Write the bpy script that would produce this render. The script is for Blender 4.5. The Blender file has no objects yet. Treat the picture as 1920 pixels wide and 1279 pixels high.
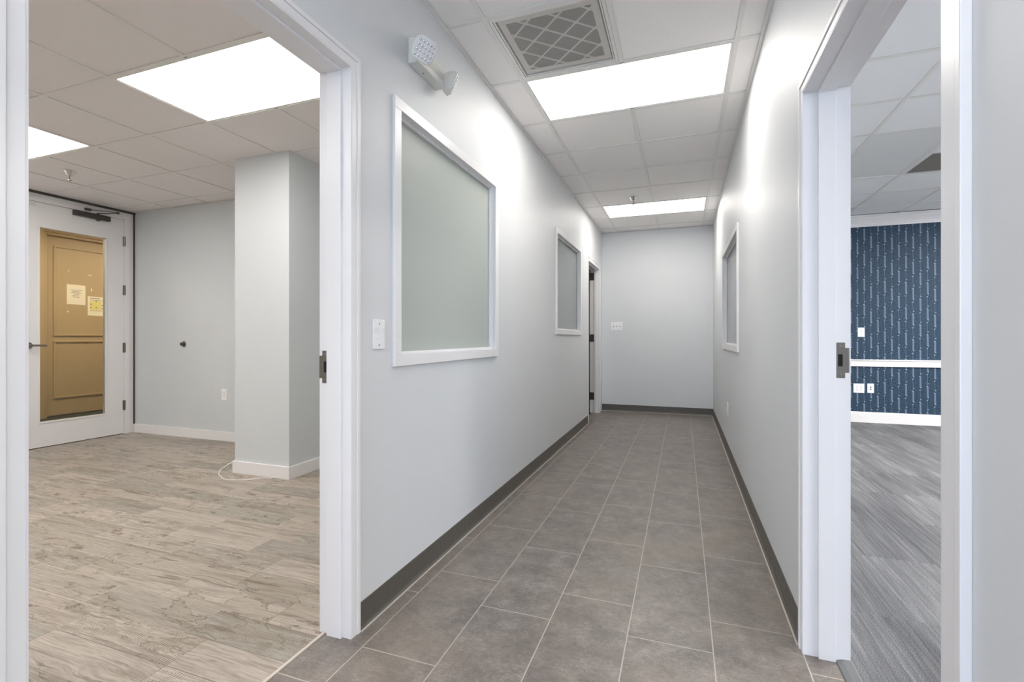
import bpy, bmesh, math, random
from mathutils import Vector, Matrix
random.seed(7)
C = bpy.context.scene
COL = C.collection
PI = math.pi

# ------------------------------------------------------------------ camera
H = 1.1254
cam = bpy.data.cameras.new('camera')
cam.sensor_width = 36.0
cam.lens = 893.0 / 1920.0 * 36.0
cam.shift_y = -6.8 / 1920.0
cam.clip_start = 0.02
co = bpy.data.objects.new('camera', cam)
COL.objects.link(co)
co.location = (0, 0, H)
co.rotation_euler = (PI / 2, 0, 0.3442)
C.camera = co

# ------------------------------------------------------------------ world, exposure
w = bpy.data.worlds.new('world')
C.world = w
w.use_nodes = True
bg = w.node_tree.nodes['Background']
bg.inputs[0].default_value = (0.64, 0.78, 1.0, 1)
bg.inputs[1].default_value = 3.5
C.view_settings.view_transform = 'Standard'
C.view_settings.look = 'None'
C.view_settings.exposure = 1.06
C.cycles.max_bounces = 16
C.cycles.diffuse_bounces = 10
C.cycles.glossy_bounces = 6
C.view_settings.gamma = 1.0
C.view_settings.use_curve_mapping = False
LAMP_HALL = 5.5      # radiance of the lit ceiling panels in the hallway
LAMP_LEFT = 6.6      # in the room on the left
LAMP_RIGHT = 33.0     # in the room on the right, from panels added out of view
LAMP_LOBBY = 8.6     # in the public hall behind the glass door

# ------------------------------------------------------------------ mesh helpers
class MB:
    def __init__(s):
        s.bm = bmesh.new()
    def box(s, x0, x1, y0, y1, z0, z1):
        x0, x1 = min(x0, x1), max(x0, x1); y0, y1 = min(y0, y1), max(y0, y1); z0, z1 = min(z0, z1), max(z0, z1)
        v = [s.bm.verts.new(p) for p in ((x0,y0,z0),(x1,y0,z0),(x1,y1,z0),(x0,y1,z0),(x0,y0,z1),(x1,y0,z1),(x1,y1,z1),(x0,y1,z1))]
        for f in ((0,3,2,1),(4,5,6,7),(0,1,5,4),(1,2,6,5),(2,3,7,6),(3,0,4,7)):
            s.bm.faces.new([v[i] for i in f])
        return s
    def obox(s, M, sx, sy, sz):
        """box of full size sx sy sz centred on matrix M"""
        v = [s.bm.verts.new(M @ Vector((a*sx/2, b*sy/2, c*sz/2))) for c in (-1,1) for a, b in ((-1,-1),(1,-1),(1,1),(-1,1))]
        for f in ((0,3,2,1),(4,5,6,7),(0,1,5,4),(1,2,6,5),(2,3,7,6),(3,0,4,7)):
            s.bm.faces.new([v[i] for i in f])
        return s
    def lathe(s, M, prof, n=24, sq=0.0):
        """profile [(r, h)] turned about local z; sq squares the section"""
        rings = []
        for r, h in prof:
            ring = []
            for i in range(n):
                a = 2 * PI * i / n
                k = 1.0
                if sq:
                    p = 2 + sq
                    k = (abs(math.cos(a)) ** p + abs(math.sin(a)) ** p) ** (-1 / p)
                ring.append(s.bm.verts.new(M @ Vector((r * k * math.cos(a), r * k * math.sin(a), h))))
            rings.append(ring)
        for a, b in zip(rings, rings[1:]):
            for i in range(n):
                s.bm.faces.new((a[i], a[(i + 1) % n], b[(i + 1) % n], b[i]))
        s.bm.faces.new(list(reversed(rings[0])))
        s.bm.faces.new(rings[-1])
        return s
    def cyl(s, p, q, r, n=16):
        p, q = Vector(p), Vector(q); d = q - p
        M = Matrix.Translation(p) @ d.to_track_quat('Z', 'Y').to_matrix().to_4x4()
        return s.lathe(M, [(r, 0), (r, d.length)], n)
    def tube(s, pts, r, n=8):
        pts = [Vector(p) for p in pts]
        rings = []
        for i, p in enumerate(pts):
            t = (pts[min(i + 1, len(pts) - 1)] - pts[max(i - 1, 0)]).normalized()
            u = t.cross(Vector((0, 0, 1)))
            if u.length < 1e-4: u = t.cross(Vector((1, 0, 0)))
            u.normalize(); v = t.cross(u)
            rings.append([s.bm.verts.new(p + r * (math.cos(2*PI*k/n) * u + math.sin(2*PI*k/n) * v)) for k in range(n)])
        for a, b in zip(rings, rings[1:]):
            for i in range(n):
                s.bm.faces.new((a[i], a[(i + 1) % n], b[(i + 1) % n], b[i]))
        s.bm.faces.new(list(reversed(rings[0]))); s.bm.faces.new(rings[-1])
        return s
    def prism(s, pts, axis, a0, a1):
        """polygon pts (in the two other axes, in xyz order) extruded along axis"""
        def P(p, a):
            l = list(p); l.insert(axis, a); return l
        A = [s.bm.verts.new(P(p, a0)) for p in pts]; B = [s.bm.verts.new(P(p, a1)) for p in pts]
        n = len(pts)
        s.bm.faces.new(A); s.bm.faces.new(list(reversed(B)))
        for i in range(n):
            s.bm.faces.new((A[i], B[i], B[(i + 1) % n], A[(i + 1) % n]))
        return s

ORG = {}
def _build(s, name, mat, parent=None, bevel=0.0, smooth=False, base=None):
    # every mesh is authored in world coordinates; children keep their root's origin
    bmesh.ops.recalc_face_normals(s.bm, faces=s.bm.faces[:])
    if bevel:
        ed = [e for e in s.bm.edges if len(e.link_faces) == 2 and e.calc_face_angle(0) > 0.6]
        bmesh.ops.bevel(s.bm, geom=ed, offset=bevel, segments=2, affect='EDGES', profile=0.6)
    off = ORG[parent.name] if parent is not None else (Vector(base) if base else Vector((0, 0, 0)))
    for v in s.bm.verts: v.co -= off
    me = bpy.data.meshes.new(name)
    s.bm.to_mesh(me); s.bm.free()
    me.materials.append(mat)
    if smooth:
        for p in me.polygons: p.use_smooth = True
        try: me.set_sharp_from_angle(angle=0.7)
        except Exception: pass
    o = bpy.data.objects.new(name, me)
    COL.objects.link(o)
    if parent is not None: o.parent = parent
    else: o.location = off
    ORG[o.name] = off
    return o
MB.build = _build

def empty(name, loc):
    o = bpy.data.objects.new(name, None)
    o.empty_display_size = 0.1
    COL.objects.link(o); o.location = loc
    ORG[o.name] = Vector(loc)
    return o
def tag(o, label=None, cat=None, group=None, kind=None):
    if label: o['label'] = label
    if cat: o['category'] = cat
    if group: o['group'] = group
    if kind: o['kind'] = kind
    return o
def struct(o, label=None):
    return tag(o, label, None, None, 'structure')
def frame_at(loc, z, y=(0, 0, 1)):
    """matrix with local z along the given direction"""
    z = Vector(z).normalized(); x = Vector(y).cross(z)
    if x.length < 1e-4: x = Vector((1, 0, 0))
    x.normalize(); yy = z.cross(x)
    M = Matrix((x, yy, z)).transposed().to_4x4()
    M.translation = loc
    return M

# ------------------------------------------------------------------ material helpers
def srgb(r, g, b):
    f = lambda c: (c / 255 / 12.92) if c <= 10 else ((c / 255 + 0.055) / 1.055) ** 2.4
    return (f(r), f(g), f(b), 1)
class NT:
    def __init__(s, name, rough=0.5, metal=0.0, color=(0.8, 0.8, 0.8, 1), spec=0.5):
        s.m = bpy.data.materials.new(name); s.m.use_nodes = True
        s.t = s.m.node_tree; s.N = s.t.nodes; s.L = s.t.links
        s.b = s.N['Principled BSDF']
        s.b.inputs['Base Color'].default_value = color
        s.b.inputs['Roughness'].default_value = rough
        s.b.inputs['Metallic'].default_value = metal
        s.b.inputs['Specular IOR Level'].default_value = spec
    def node(s, typ, **kw):
        n = s.N.new(typ)
        for k, v in kw.items(): setattr(n, k, v)
        return n
    def put(s, sock, v):
        if isinstance(v, (int, float)): sock.default_value = v
        elif isinstance(v, (tuple, list)): sock.default_value = v
        else: s.L.new(v, sock)
    def math(s, op, a, b=0.0, c=0.0, clamp=False):
        n = s.node('ShaderNodeMath', operation=op, use_clamp=clamp)
        s.put(n.inputs[0], a); s.put(n.inputs[1], b); s.put(n.inputs[2], c)
        return n.outputs[0]
    def add(s, a, b): return s.math('ADD', a, b)
    def sub(s, a, b): return s.math('SUBTRACT', a, b)
    def mul(s, a, b): return s.math('MULTIPLY', a, b)
    def floor(s, a): return s.math('FLOOR', a)
    def lt(s, a, b): return s.math('LESS_THAN', a, b)
    def gt(s, a, b): return s.math('GREATER_THAN', a, b)
    def fmod(s, a, b): return s.math('FLOORED_MODULO', a, b)
    def mx(s, a, b): return s.math('MAXIMUM', a, b)
    def mn(s, a, b): return s.math('MINIMUM', a, b)
    def xyz(s):
        g = s.node('ShaderNodeNewGeometry')
        n = s.node('ShaderNodeSeparateXYZ'); s.L.new(g.outputs['Position'], n.inputs[0])
        return n.outputs[0], n.outputs[1], n.outputs[2]
    def vec(s, x, y, z=0.0):
        n = s.node('ShaderNodeCombineXYZ')
        s.put(n.inputs[0], x); s.put(n.inputs[1], y); s.put(n.inputs[2], z)
        return n.outputs[0]
    def noise(s, v, scale=1.0, detail=4.0, rough=0.55, dist=0.0):
        n = s.node('ShaderNodeTexNoise')
        s.L.new(v, n.inputs['Vector']); s.put(n.inputs['Scale'], scale)
        s.put(n.inputs['Detail'], detail); s.put(n.inputs['Roughness'], rough); s.put(n.inputs['Distortion'], dist)
        return n.outputs['Fac']
    def white(s, v):
        n = s.node('ShaderNodeTexWhiteNoise', noise_dimensions='3D')
        s.L.new(v, n.inputs['Vector']); return n.outputs['Value']
    def ramp(s, f, stops):
        n = s.node('ShaderNodeValToRGB')
        e = n.color_ramp.elements
        while len(e) < len(stops): e.new(0.5)
        for i, (p, c) in enumerate(stops): e[i].position = p; e[i].color = c
        s.put(n.inputs[0], f); return n.outputs[0]
    def mix(s, f, a, b, mode='MIX'):
        n = s.node('ShaderNodeMix', data_type='RGBA', blend_type=mode)
        s.put(n.inputs[0], f); s.put(n.inputs[6], a); s.put(n.inputs[7], b)
        return n.outputs[2]
    def map(s, v, a, b, c, d):
        n = s.node('ShaderNodeMapRange'); n.clamp = True
        s.put(n.inputs[0], v); s.put(n.inputs[1], a); s.put(n.inputs[2], b); s.put(n.inputs[3], c); s.put(n.inputs[4], d)
        return n.outputs[0]
    def bump(s, h, strength=0.2, dist=0.001):
        n = s.node('ShaderNodeBump'); n.inputs['Strength'].default_value = strength; n.inputs['Distance'].default_value = dist
        s.L.new(h, n.inputs['Height']); s.L.new(n.outputs[0], s.b.inputs['Normal'])
    def base(s, c): s.put(s.b.inputs['Base Color'], c)
    def rough(s, r): s.put(s.b.inputs['Roughness'], r)

def paint(name, rgb, rough=0.4, spec=0.5, bscale=260, bstr=0.12):
    n = NT(name, rough, color=srgb(*rgb), spec=spec)
    x, y, z = n.xyz()
    f = n.noise(n.vec(x, y, z), bscale, 3)
    g = n.noise(n.vec(x, y, z), 2.2, 3)
    n.base(n.mix(n.map(g, 0.3, 0.7, 0, 1), tuple(c * 0.975 for c in srgb(*rgb)[:3]) + (1,), srgb(*rgb)))
    n.bump(f, bstr, 0.001)
    return n.m
def flat(name, rgb, rough=0.5, metal=0.0, spec=0.5):
    n = NT(name, rough, metal, srgb(*rgb), spec)
    x, y, z = n.xyz()
    f = n.noise(n.vec(x, y, z), 40, 2)
    n.rough(n.map(f, 0.3, 0.7, max(0, rough - 0.05), rough + 0.05))
    return n.m
def emit(name, rgb, strength):
    n = NT(name, 0.4, color=srgb(225, 228, 228))
    n.b.inputs['Emission Color'].default_value = srgb(*rgb)
    n.b.inputs['Emission Strength'].default_value = strength
    return n.m

M_wall = paint('pale blue grey semigloss wall paint', (217, 219, 221), 0.5, spec=0.35)
M_wall_room = paint('grey eggshell wall paint', (208, 213, 216), 0.5)
M_trim = paint('white semigloss trim paint', (234, 233, 234), 0.34, bscale=60, bstr=0.05)
M_khaki = paint('khaki door paint', (182, 160, 122), 0.45)
M_cove = flat('grey brown vinyl cove base', (88, 84, 78), 0.42)
M_caulk = flat('light caulk line', (190, 184, 174), 0.6)
M_grid = flat('white ceiling grid metal', (226, 224, 221), 0.4)
M_steel = flat('satin steel', (150, 146, 140), 0.33, 1.0)
M_bronze = flat('dark brushed steel', (134, 128, 121), 0.38, 1.0)
M_chrome = flat('chrome', (215, 212, 208), 0.1, 1.0)
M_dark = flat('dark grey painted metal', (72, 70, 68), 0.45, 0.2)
M_black = flat('black void', (8, 8, 8), 0.8)
M_plastic = flat('white plastic', (238, 239, 240), 0.3)
M_plastic_ivory = flat('off white enamel', (222, 223, 216), 0.35)
M_slot = flat('dark slot', (40, 38, 36), 0.6)
M_paper = flat('paper', (238, 230, 212), 0.7)
M_ink = flat('grey ink', (110, 105, 100), 0.7)
M_yellow = flat('pale yellow print', (226, 216, 140), 0.7)
M_strip = flat('pale metal transition strip', (206, 196, 184), 0.35)
M_reducer = flat('grey vinyl reducer strip', (120, 121, 122), 0.45)
M_media = flat('grey pleated filter media', (128, 125, 121), 0.9)
M_card = flat('filter cardboard lattice', (246, 242, 238), 0.8)
M_panel_off = flat('unlit fixture lens', (228, 228, 226), 0.35)

def m_tile_ceiling(name, rgb):
    n = NT(name, 0.8, color=srgb(*rgb), spec=0.2)
    x, y, z = n.xyz()
    f = n.noise(n.vec(x, y, z), 420, 2)
    g = n.noise(n.vec(x, y, z), 5, 3)
    h = n.map(f, 0.3, 0.62, 0, 1)
    c0 = tuple(c * 0.92 for c in srgb(*rgb)[:3]) + (1,)
    n.base(n.mix(n.map(g, 0.3, 0.7, 0, 0.05), n.mix(h, c0, srgb(*rgb)), srgb(*[v - 14 for v in rgb])))
    n.bump(f, 0.15, 0.001)
    return n.m
M_ceil = m_tile_ceiling('mineral fibre ceiling tile', (244, 241, 239))
M_ceil_left = m_tile_ceiling('warm mineral fibre ceiling tile', (234, 230, 230))
M_ceil_right = m_tile_ceiling('cool mineral fibre ceiling tile', (238, 239, 240))

def m_floor_hall():
    n = NT('grey brown stone look floor tile', 0.42)
    x, y, z = n.xyz()
    W, Lh = 0.3, 0.6
    cx = n.math('DIVIDE', n.add(x, 1.097), W)
    col = n.floor(cx)
    par = n.fmod(col, 2.0)                       # 0: even, 1: odd
    # column between seam 0 and 1 is "odd": phase 1.447, next 1.239
    ph = n.add(n.mul(par, -0.208), 1.447)
    yy = n.math('DIVIDE', n.sub(y, ph), Lh)
    row = n.floor(yy)
    fx = n.mul(n.sub(cx, col), W); fy = n.mul(n.sub(yy, row), Lh)
    ex = n.mn(fx, n.sub(W, fx)); ey = n.mn(fy, n.sub(Lh, fy))
    e = n.mn(ex, ey)
    grout = n.map(e, 0.0016, 0.0026, 1, 0)
    tid = n.vec(col, row, 3.0)
    r = n.white(tid)
    v = n.vec(n.add(x, n.mul(r, 37)), n.add(y, n.mul(r, 11)), 0.0)
    a = n.noise(v, 8, 9, 0.75)
    b = n.noise(n.vec(n.mul(x, 1.0), n.mul(y, 2.2), r), 42, 6, 0.85)
    c = n.noise(v, 190, 4, 0.8)
    t = n.add(n.add(n.mul(a, 0.40), n.mul(b, 0.30)), n.mul(c, 0.30))
    colr = n.ramp(t, [(0.38, srgb(78, 73, 71)), (0.47, srgb(108, 102, 98)), (0.54, srgb(132, 125, 120)), (0.64, srgb(178, 171, 164))])
    warm = n.noise(n.vec(x, y, 5.0), 2.4, 3)
    colr = n.mix(n.map(warm, 0.35, 0.7, 0, 0.35), colr, srgb(150, 136, 120), 'MIX')
    colr = n.mix(n.mul(r, 0.12), colr, srgb(110, 102, 100))
    colr = n.mix(grout, colr, srgb(178, 168, 158))
    n.base(colr)
    n.rough(0.36)
    n.bump(n.sub(n.mul(t, 0.6), grout), 0.25, 0.0015)
    return n.m
def m_floor_left():
    n = NT('weathered wood look floor tile', 0.5)
    x, y, z = n.xyz()
    W, Lh = 0.152, 0.61
    ry = n.math('DIVIDE', n.sub(y, 1.288), W)
    row = n.floor(ry)
    ro = n.white(n.vec(row, 4.0, 1.0))
    step = n.math('DIVIDE', n.floor(n.mul(ro, 5.0)), 5.0)
    cx = n.add(n.math('DIVIDE', n.add(x, 2.40), Lh), n.mul(step, n.math('MINIMUM', n.math('ABSOLUTE', row), 1.0)))
    col = n.floor(cx)
    fx = n.mul(n.sub(cx, col), Lh); fy = n.mul(n.sub(ry, row), W)
    e = n.mn(n.mn(fx, n.sub(Lh, fx)), n.mn(fy, n.sub(W, fy)))
    joint = n.map(e, 0.0008, 0.0018, 1, 0)
    r1 = n.white(n.vec(col, row, 1.0)); r2 = n.white(n.vec(col, row, 2.0)); r3 = n.white(n.vec(col, row, 3.0))
    px = n.add(x, n.mul(r1, 41)); py = n.add(y, n.mul(r2, 23))
    wob = n.noise(n.vec(n.mul(px, 2.0), n.mul(py, 6), r3), 1.0, 3)
    grain = n.noise(n.vec(n.mul(px, 5.0), n.add(n.mul(py, 120), n.mul(wob, 9)), r3), 1.0, 7, 0.75)
    fineg = n.noise(n.vec(n.mul(px, 22), n.mul(py, 420), r3), 1.0, 4, 0.7)
    big = n.noise(n.vec(n.mul(px, 1.6), n.mul(py, 22), r1), 1.0, 5, 0.65, 0.4)
    base = n.ramp(r1, [(0.0, srgb(196, 187, 176)), (0.3, srgb(188, 177, 165)), (0.55, srgb(176, 168, 156)), (0.78, srgb(166, 163, 153)), (1.0, srgb(204, 194, 182))])
    colr = n.mix(n.map(grain, 0.36, 0.60, 0.75, 0.0), base, srgb(136, 124, 112))
    colr = n.mix(n.map(fineg, 0.35, 0.65, 0.22, 0.0), colr, srgb(120, 108, 98))
    colr = n.mix(n.map(fineg, 0.55, 0.75, 0.0, 0.25), colr, srgb(222, 214, 204))
    colr = n.mix(n.map(big, 0.52, 0.68, 0.0, 0.75), colr, srgb(126, 115, 102))
    # ragged water stain edges on some boards
    st = n.noise(n.vec(n.mul(px, 2.6), n.mul(py, 9), r2), 1.0, 6, 0.55, 0.3)
    ring = n.math('ABSOLUTE', n.sub(st, 0.55))
    ringm = n.mul(n.map(ring, 0.0, 0.010, 0.9, 0), n.gt(r2, 0.62))
    inside = n.mul(n.map(st, 0.55, 0.57, 0, 0.4), n.gt(r2, 0.62))
    colr = n.mix(inside, colr, srgb(150, 139, 122))
    colr = n.mix(ringm, colr, srgb(96, 82, 68))
    # dark knots and burns
    kn = n.noise(n.vec(n.mul(px, 7), n.mul(py, 16), r3), 1.0, 7, 0.75, 0.2)
    colr = n.mix(n.mul(n.map(kn, 0.54, 0.63, 0, 0.85), n.gt(r3, 0.66)), colr, srgb(98, 84, 72))
    # long dark streaks
    lk = n.noise(n.vec(n.mul(px, 1.8), n.add(n.mul(py, 40), n.mul(wob, 5)), r2), 1.0, 5, 0.7)
    colr = n.mix(n.mul(n.map(lk, 0.56, 0.66, 0, 0.8), n.lt(r3, 0.5)), colr, srgb(108, 94, 80))
    # saw marks across some boards
    sw = n.math('SINE', n.add(n.mul(x, 560), n.mul(n.noise(n.vec(n.mul(x, 12), n.mul(y, 40), r3), 1.0, 4), 12)))
    patch = n.noise(n.vec(n.mul(px, 9), n.mul(py, 30), 2.0), 1.0, 5, 0.7)
    swm = n.mul(n.mul(n.map(sw, 0.2, 0.7, 0, 1), n.map(patch, 0.44, 0.56, 0.0, 1.0)), n.gt(r1, 0.72))
    colr = n.mix(swm, colr, srgb(118, 106, 94))
    jc = n.mix(n.gt(r3, 0.5), srgb(110, 98, 86), srgb(212, 202, 190))
    colr = n.mix(n.mul(joint, 0.9), colr, jc)
    n.base(colr)
    n.bump(n.sub(n.mul(grain, 0.4), joint), 0.25, 0.001)
    return n.m
def m_carpet():
    n = NT('streaked grey carpet tile', 0.95, spec=0.1)
    x, y, z = n.xyz()
    W = 0.61
    cx = n.math('DIVIDE', n.sub(x, 0.75), W); cy = n.math('DIVIDE', n.sub(y, 2.31), W)
    i, j = n.floor(cx), n.floor(cy)
    r = n.white(n.vec(i, j, 1.0))
    sx = n.add(x, n.mul(n.floor(n.mul(r, 2.0)), 3.3))
    st = n.noise(n.vec(n.mul(sx, 70), n.mul(y, 1.8), 0.0), 1.0, 4, 0.7)
    st2 = n.noise(n.vec(n.mul(x, 9), n.mul(y, 0.7), 0.0), 1.0, 3)
    fine = n.noise(n.vec(x, y, 0.0), 260, 4, 0.8)
    t = n.add(n.add(n.mul(st, 0.26), n.mul(st2, 0.18)), n.mul(fine, 0.56))
    t = n.add(t, n.mul(n.sub(r, 0.5), 0.035))
    n.base(n.ramp(t, [(0.38, srgb(70, 71, 74)), (0.48, srgb(110, 111, 114)), (0.55, srgb(137, 138, 140)), (0.64, srgb(190, 190, 192))]))
    n.bump(fine, 0.8, 0.004)
    return n.m
def m_wallpaper():
    n = NT('blue wallpaper with vertical dashes', 0.6, spec=0.3)
    x, y, z = n.xyz()
    W = 0.0755
    cx = n.math('DIVIDE', n.add(x, -2.184 + W / 2 + W * 40), W)
    i = n.floor(cx); fx = n.math('ABSOLUTE', n.mul(n.sub(n.sub(cx, i), 0.5), W))
    fs = n.mul(n.sub(n.sub(cx, i), 0.5), W)
    P = 0.33
    jit = n.mul(n.white(n.vec(i, 2.0, 2.0)), 0.06)
    q = n.math('DIVIDE', n.add(n.add(z, n.mul(i, 0.118)), jit), P)
    row = n.floor(q); fz = n.mul(n.sub(q, row), P)
    bar = n.mul(n.lt(fx, 0.0095), n.mul(n.gt(fz, 0.03), n.lt(fz, 0.17)))
    line = n.lt(n.math('ABSOLUTE', n.add(fs, n.map(fz, 0.0, P, -0.004, 0.004))), 0.0013)
    def dot(fz0, dx):
        d1 = n.math('ABSOLUTE', n.sub(fz, fz0)); d2 = n.math('ABSOLUTE', n.sub(fs, dx))
        return n.mul(n.lt(d1, 0.005), n.lt(d2, 0.0075))
    dots = n.mx(n.mx(dot(0.03, 0.005), dot(0.17, -0.005)), n.mx(dot(0.205, 0.005), dot(0.325, -0.005)))
    nz = n.noise(n.vec(x, y, z), 60, 5, 0.75)
    c = n.ramp(nz, [(0.34, srgb(24, 42, 60)), (0.5, srgb(38, 61, 82)), (0.66, srgb(62, 86, 108))])
    c = n.mix(n.mul(bar, 0.75), c, srgb(112, 124, 146))
    c = n.mix(n.mul(line, 0.7), c, srgb(130, 150, 170))
    c = n.mix(n.mul(dots, 0.7), c, srgb(160, 176, 190))
    n.base(c)
    return n.m
def m_lobby_carpet():
    n = NT('dark green lobby carpet', 0.95, spec=0.1)
    x, y, z = n.xyz()
    f = n.noise(n.vec(x, y, 0.0), 90, 5, 0.8)
    n.base(n.ramp(f, [(0.35, srgb(26, 28, 24)), (0.55, srgb(62, 66, 56)), (0.7, srgb(110, 112, 96))]))
    n.bump(f, 0.6, 0.004)
    return n.m
def m_frost(name, rgb, rough):
    n = NT(name, rough, color=srgb(*rgb), spec=0.5)
    x, y, z = n.xyz()
    f = n.noise(n.vec(x, y, z), 700, 2)
    n.rough(n.map(f, 0.3, 0.7, rough - 0.03, rough + 0.03))
    n.b.inputs['Transmission Weight'].default_value = 0.12
    return n.m
def m_glass():
    n = NT('clear glass', 0.0)
    g = n.node('ShaderNodeBsdfTransparent'); g.inputs[0].default_value = (0.95, 0.97, 0.95, 1)
    s = n.node('ShaderNodeBsdfGlossy'); s.inputs['Roughness'].default_value = 0.02
    f = n.node('ShaderNodeFresnel'); f.inputs[0].default_value = 1.45
    mxn = n.node('ShaderNodeMixShader')
    n.L.new(f.outputs[0], mxn.inputs[0]); n.L.new(g.outputs[0], mxn.inputs[1]); n.L.new(s.outputs[0], mxn.inputs[2])
    n.L.new(mxn.outputs[0], n.N['Material Output'].inputs[0])
    return n.m
def m_perf():
    """perforated sheet: real holes (transparent dots) in white metal, 6 mm pitch"""
    n = NT('perforated white sheet metal', 0.4, color=srgb(205, 202, 198))
    x, y, z = n.xyz()
    p = 0.0065
    a = n.math('DIVIDE', x, p); b = n.math('DIVIDE', y, p * 0.866)
    jb = n.floor(b); a2 = n.add(a, n.mul(n.fmod(jb, 2.0), 0.5))
    fa = n.sub(n.sub(a2, n.floor(a2)), 0.5); fb = n.sub(n.sub(b, jb), 0.5)
    d = n.add(n.mul(fa, fa), n.mul(fb, fb))
    hole = n.lt(d, 0.19)
    tr = n.node('ShaderNodeBsdfTransparent')
    mxn = n.node('ShaderNodeMixShader')
    n.L.new(hole, mxn.inputs[0]); n.L.new(n.b.outputs[0], mxn.inputs[1]); n.L.new(tr.outputs[0], mxn.inputs[2])
    n.L.new(mxn.outputs[0], n.N['Material Output'].inputs[0])
    return n.m

M_floor = m_floor_hall(); M_wood = m_floor_left(); M_carpet = m_carpet(); M_paperwall = m_wallpaper()
M_lobby = m_lobby_carpet(); M_frost = m_frost('frosted glass film', (186, 192, 186), 0.5)
M_frost2 = m_frost('satin grey glass', (150, 154, 156), 0.16); M_glass = m_glass(); M_perf = m_perf()
M_lamp_hall = emit('lit hallway lens', (255, 250, 243), LAMP_HALL)
M_lamp_left = emit('lit lens of the left room', (255, 250, 244), LAMP_LEFT)
M_lamp_right = emit('added lit lens of the right room', (255, 251, 246), LAMP_RIGHT)
M_lamp_lobby = emit('lit lens of the public hall', (255, 236, 208), LAMP_LOBBY)

# ------------------------------------------------------------------ plan of the place
XL, XLo = -1.1716, -1.292      # left hallway wall: hall face, room face
XR, XRo = 0.41, 0.531          # right hallway wall
YE = 7.393                     # end wall
ZC, ZL = 2.733, 2.609          # ceiling heights (hall and right room, left room)
YB = -3.2                      # far behind the camera
ZT = 2.85
XD = -6.145                    # plane of the glass door wall
YW = 3.82                      # far wall of the left room
YBL = 7.5                      # blue wall

# floors
struct(MB().box(-1.2815, 0.5075, YB, YE + 0.12, -0.06, 0).build('floor', M_floor), 'grey brown stone look tile floor of the hallway')
struct(MB().box(XD - 0.02, -1.2885, -2.0, YW + 0.1, -0.06, 0).build('floor', M_wood), 'weathered wood look tile floor of the left room')
struct(MB().box(0.541, 6.0, YB, YBL + 0.1, -0.06, 0.002).build('floor', M_carpet), 'streaked grey carpet of the right room')
struct(MB().box(-10.0, XD - 0.02, 1.0, 8.0, -0.06, 0).build('floor', M_lobby), 'dark green carpet of the public hall beyond the glass door')
struct(MB().box(-4.5, -1.2885, YW + 0.12, YBL + 0.2, -0.06, 0).build('floor', M_lobby), 'dark floor of the unlit room behind the far door')
struct(MB().prism([(-1.2895, 0.0), (-1.2895, 0.004), (-1.287, 0.006), (-1.281, 0.006), (-1.2785, 0.004), (-1.2785, 0.0)], 1, 0.52, 1.478).build('trim_1', M_strip), 'pale metal strip between wood look floor and hallway tile')
struct(MB().prism([(0.50, 0.0), (0.503, 0.004), (0.52, 0.009), (0.545, 0.010), (0.552, 0.006), (0.552, 0.0)], 1, 0.965, 1.952).build('trim_2', M_reducer), 'grey vinyl reducer strip between hallway tile and carpet')

def wall_x(name, x0, x1, y0, y1, holes, mat, label, ztop=ZT):
    """slab of thickness x0..x1 along Y with holes (ya, yb, za, zb)"""
    b = MB(); cur = y0
    for ya, yb, za, zb in sorted(holes):
        b.box(x0, x1, cur, ya, 0, ztop)
        if za > 0: b.box(x0, x1, ya, yb, 0, za)
        b.box(x0, x1, ya, yb, zb, ztop)
        cur = yb
    b.box(x0, x1, cur, y1, 0, ztop)
    return struct(b.build(name, mat), label)

D1 = (0.5385, 1.466, 2.133)      # left doorway: y0, y1, head
D2 = (0.977, 1.94, 1.992)        # right doorway
D3 = (6.235, 7.09, 2.133)        # far left doorway
W1 = (1.748, 2.9636, 1.0, 2.167) # outer edge of the casings
W2 = (4.522, 5.748, 1.155, 2.205)
W3 = (4.064, 5.57, 1.008, 2.02)
J = 0.018                        # jamb thickness
def dh(d): return (d[0] - J, d[1] + J, 0, d[2] + J)
def wh(wd, cw=0.044): return (wd[0] + cw, wd[1] - cw, wd[2] + cw, wd[3] - cw)
wall_x('wall_left', XLo, XL, YB, YE, [dh(D1), wh(W1), wh(W2), dh(D3)], M_wall, 'pale blue grey left wall of the hallway')
wall_x('wall_right', XR, XRo, YB, YE, [dh(D2), wh(W3)], M_wall, 'pale blue grey right wall of the hallway')
struct(MB().box(XLo, XRo, YE, YE + 0.107, 0, ZT).build('wall_end', M_wall), 'pale grey end wall of the hallway')
# wall behind the camera with a window to daylight
b = MB(); y0, y1 = YB - 0.12, YB
b.box(XLo, -1.0, y0, y1, 0, ZT).box(0.2, XRo, y0, y1, 0, ZT).box(-1.0, 0.2, y0, y1, 0, 0.3).box(-1.0, 0.2, y0, y1, 2.5, ZT)
struct(b.build('wall_back', M_wall), 'hallway wall behind the camera with a daylight window')
# left room shell
LR = M_wall_room
b = MB()
b.box(XD - 0.12, XD, -2.0, 2.70, 0, ZT).box(XD - 0.12, XD, 3.76, YW + 0.12, 0, ZT).box(XD - 0.12, XD, 2.70, 3.76, 2.54, ZT)
struct(b.build('wall_entrance', M_trim), 'white painted wall around the glass entrance door')
struct(MB().box(XD, XLo, YW, YW + 0.12, 0, ZT).build('wall_grey', LR), 'grey far wall of the left room')
struct(MB().box(XD, XLo, -2.12, -2.0, 0, ZT).build('wall_near', LR), 'grey wall of the left room out of view')
# column
struct(MB().box(-3.512, -2.937, 2.957, YW, 0, ZL + 0.002).build('wall_column', LR), 'grey boxed column standing in the left room')
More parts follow.
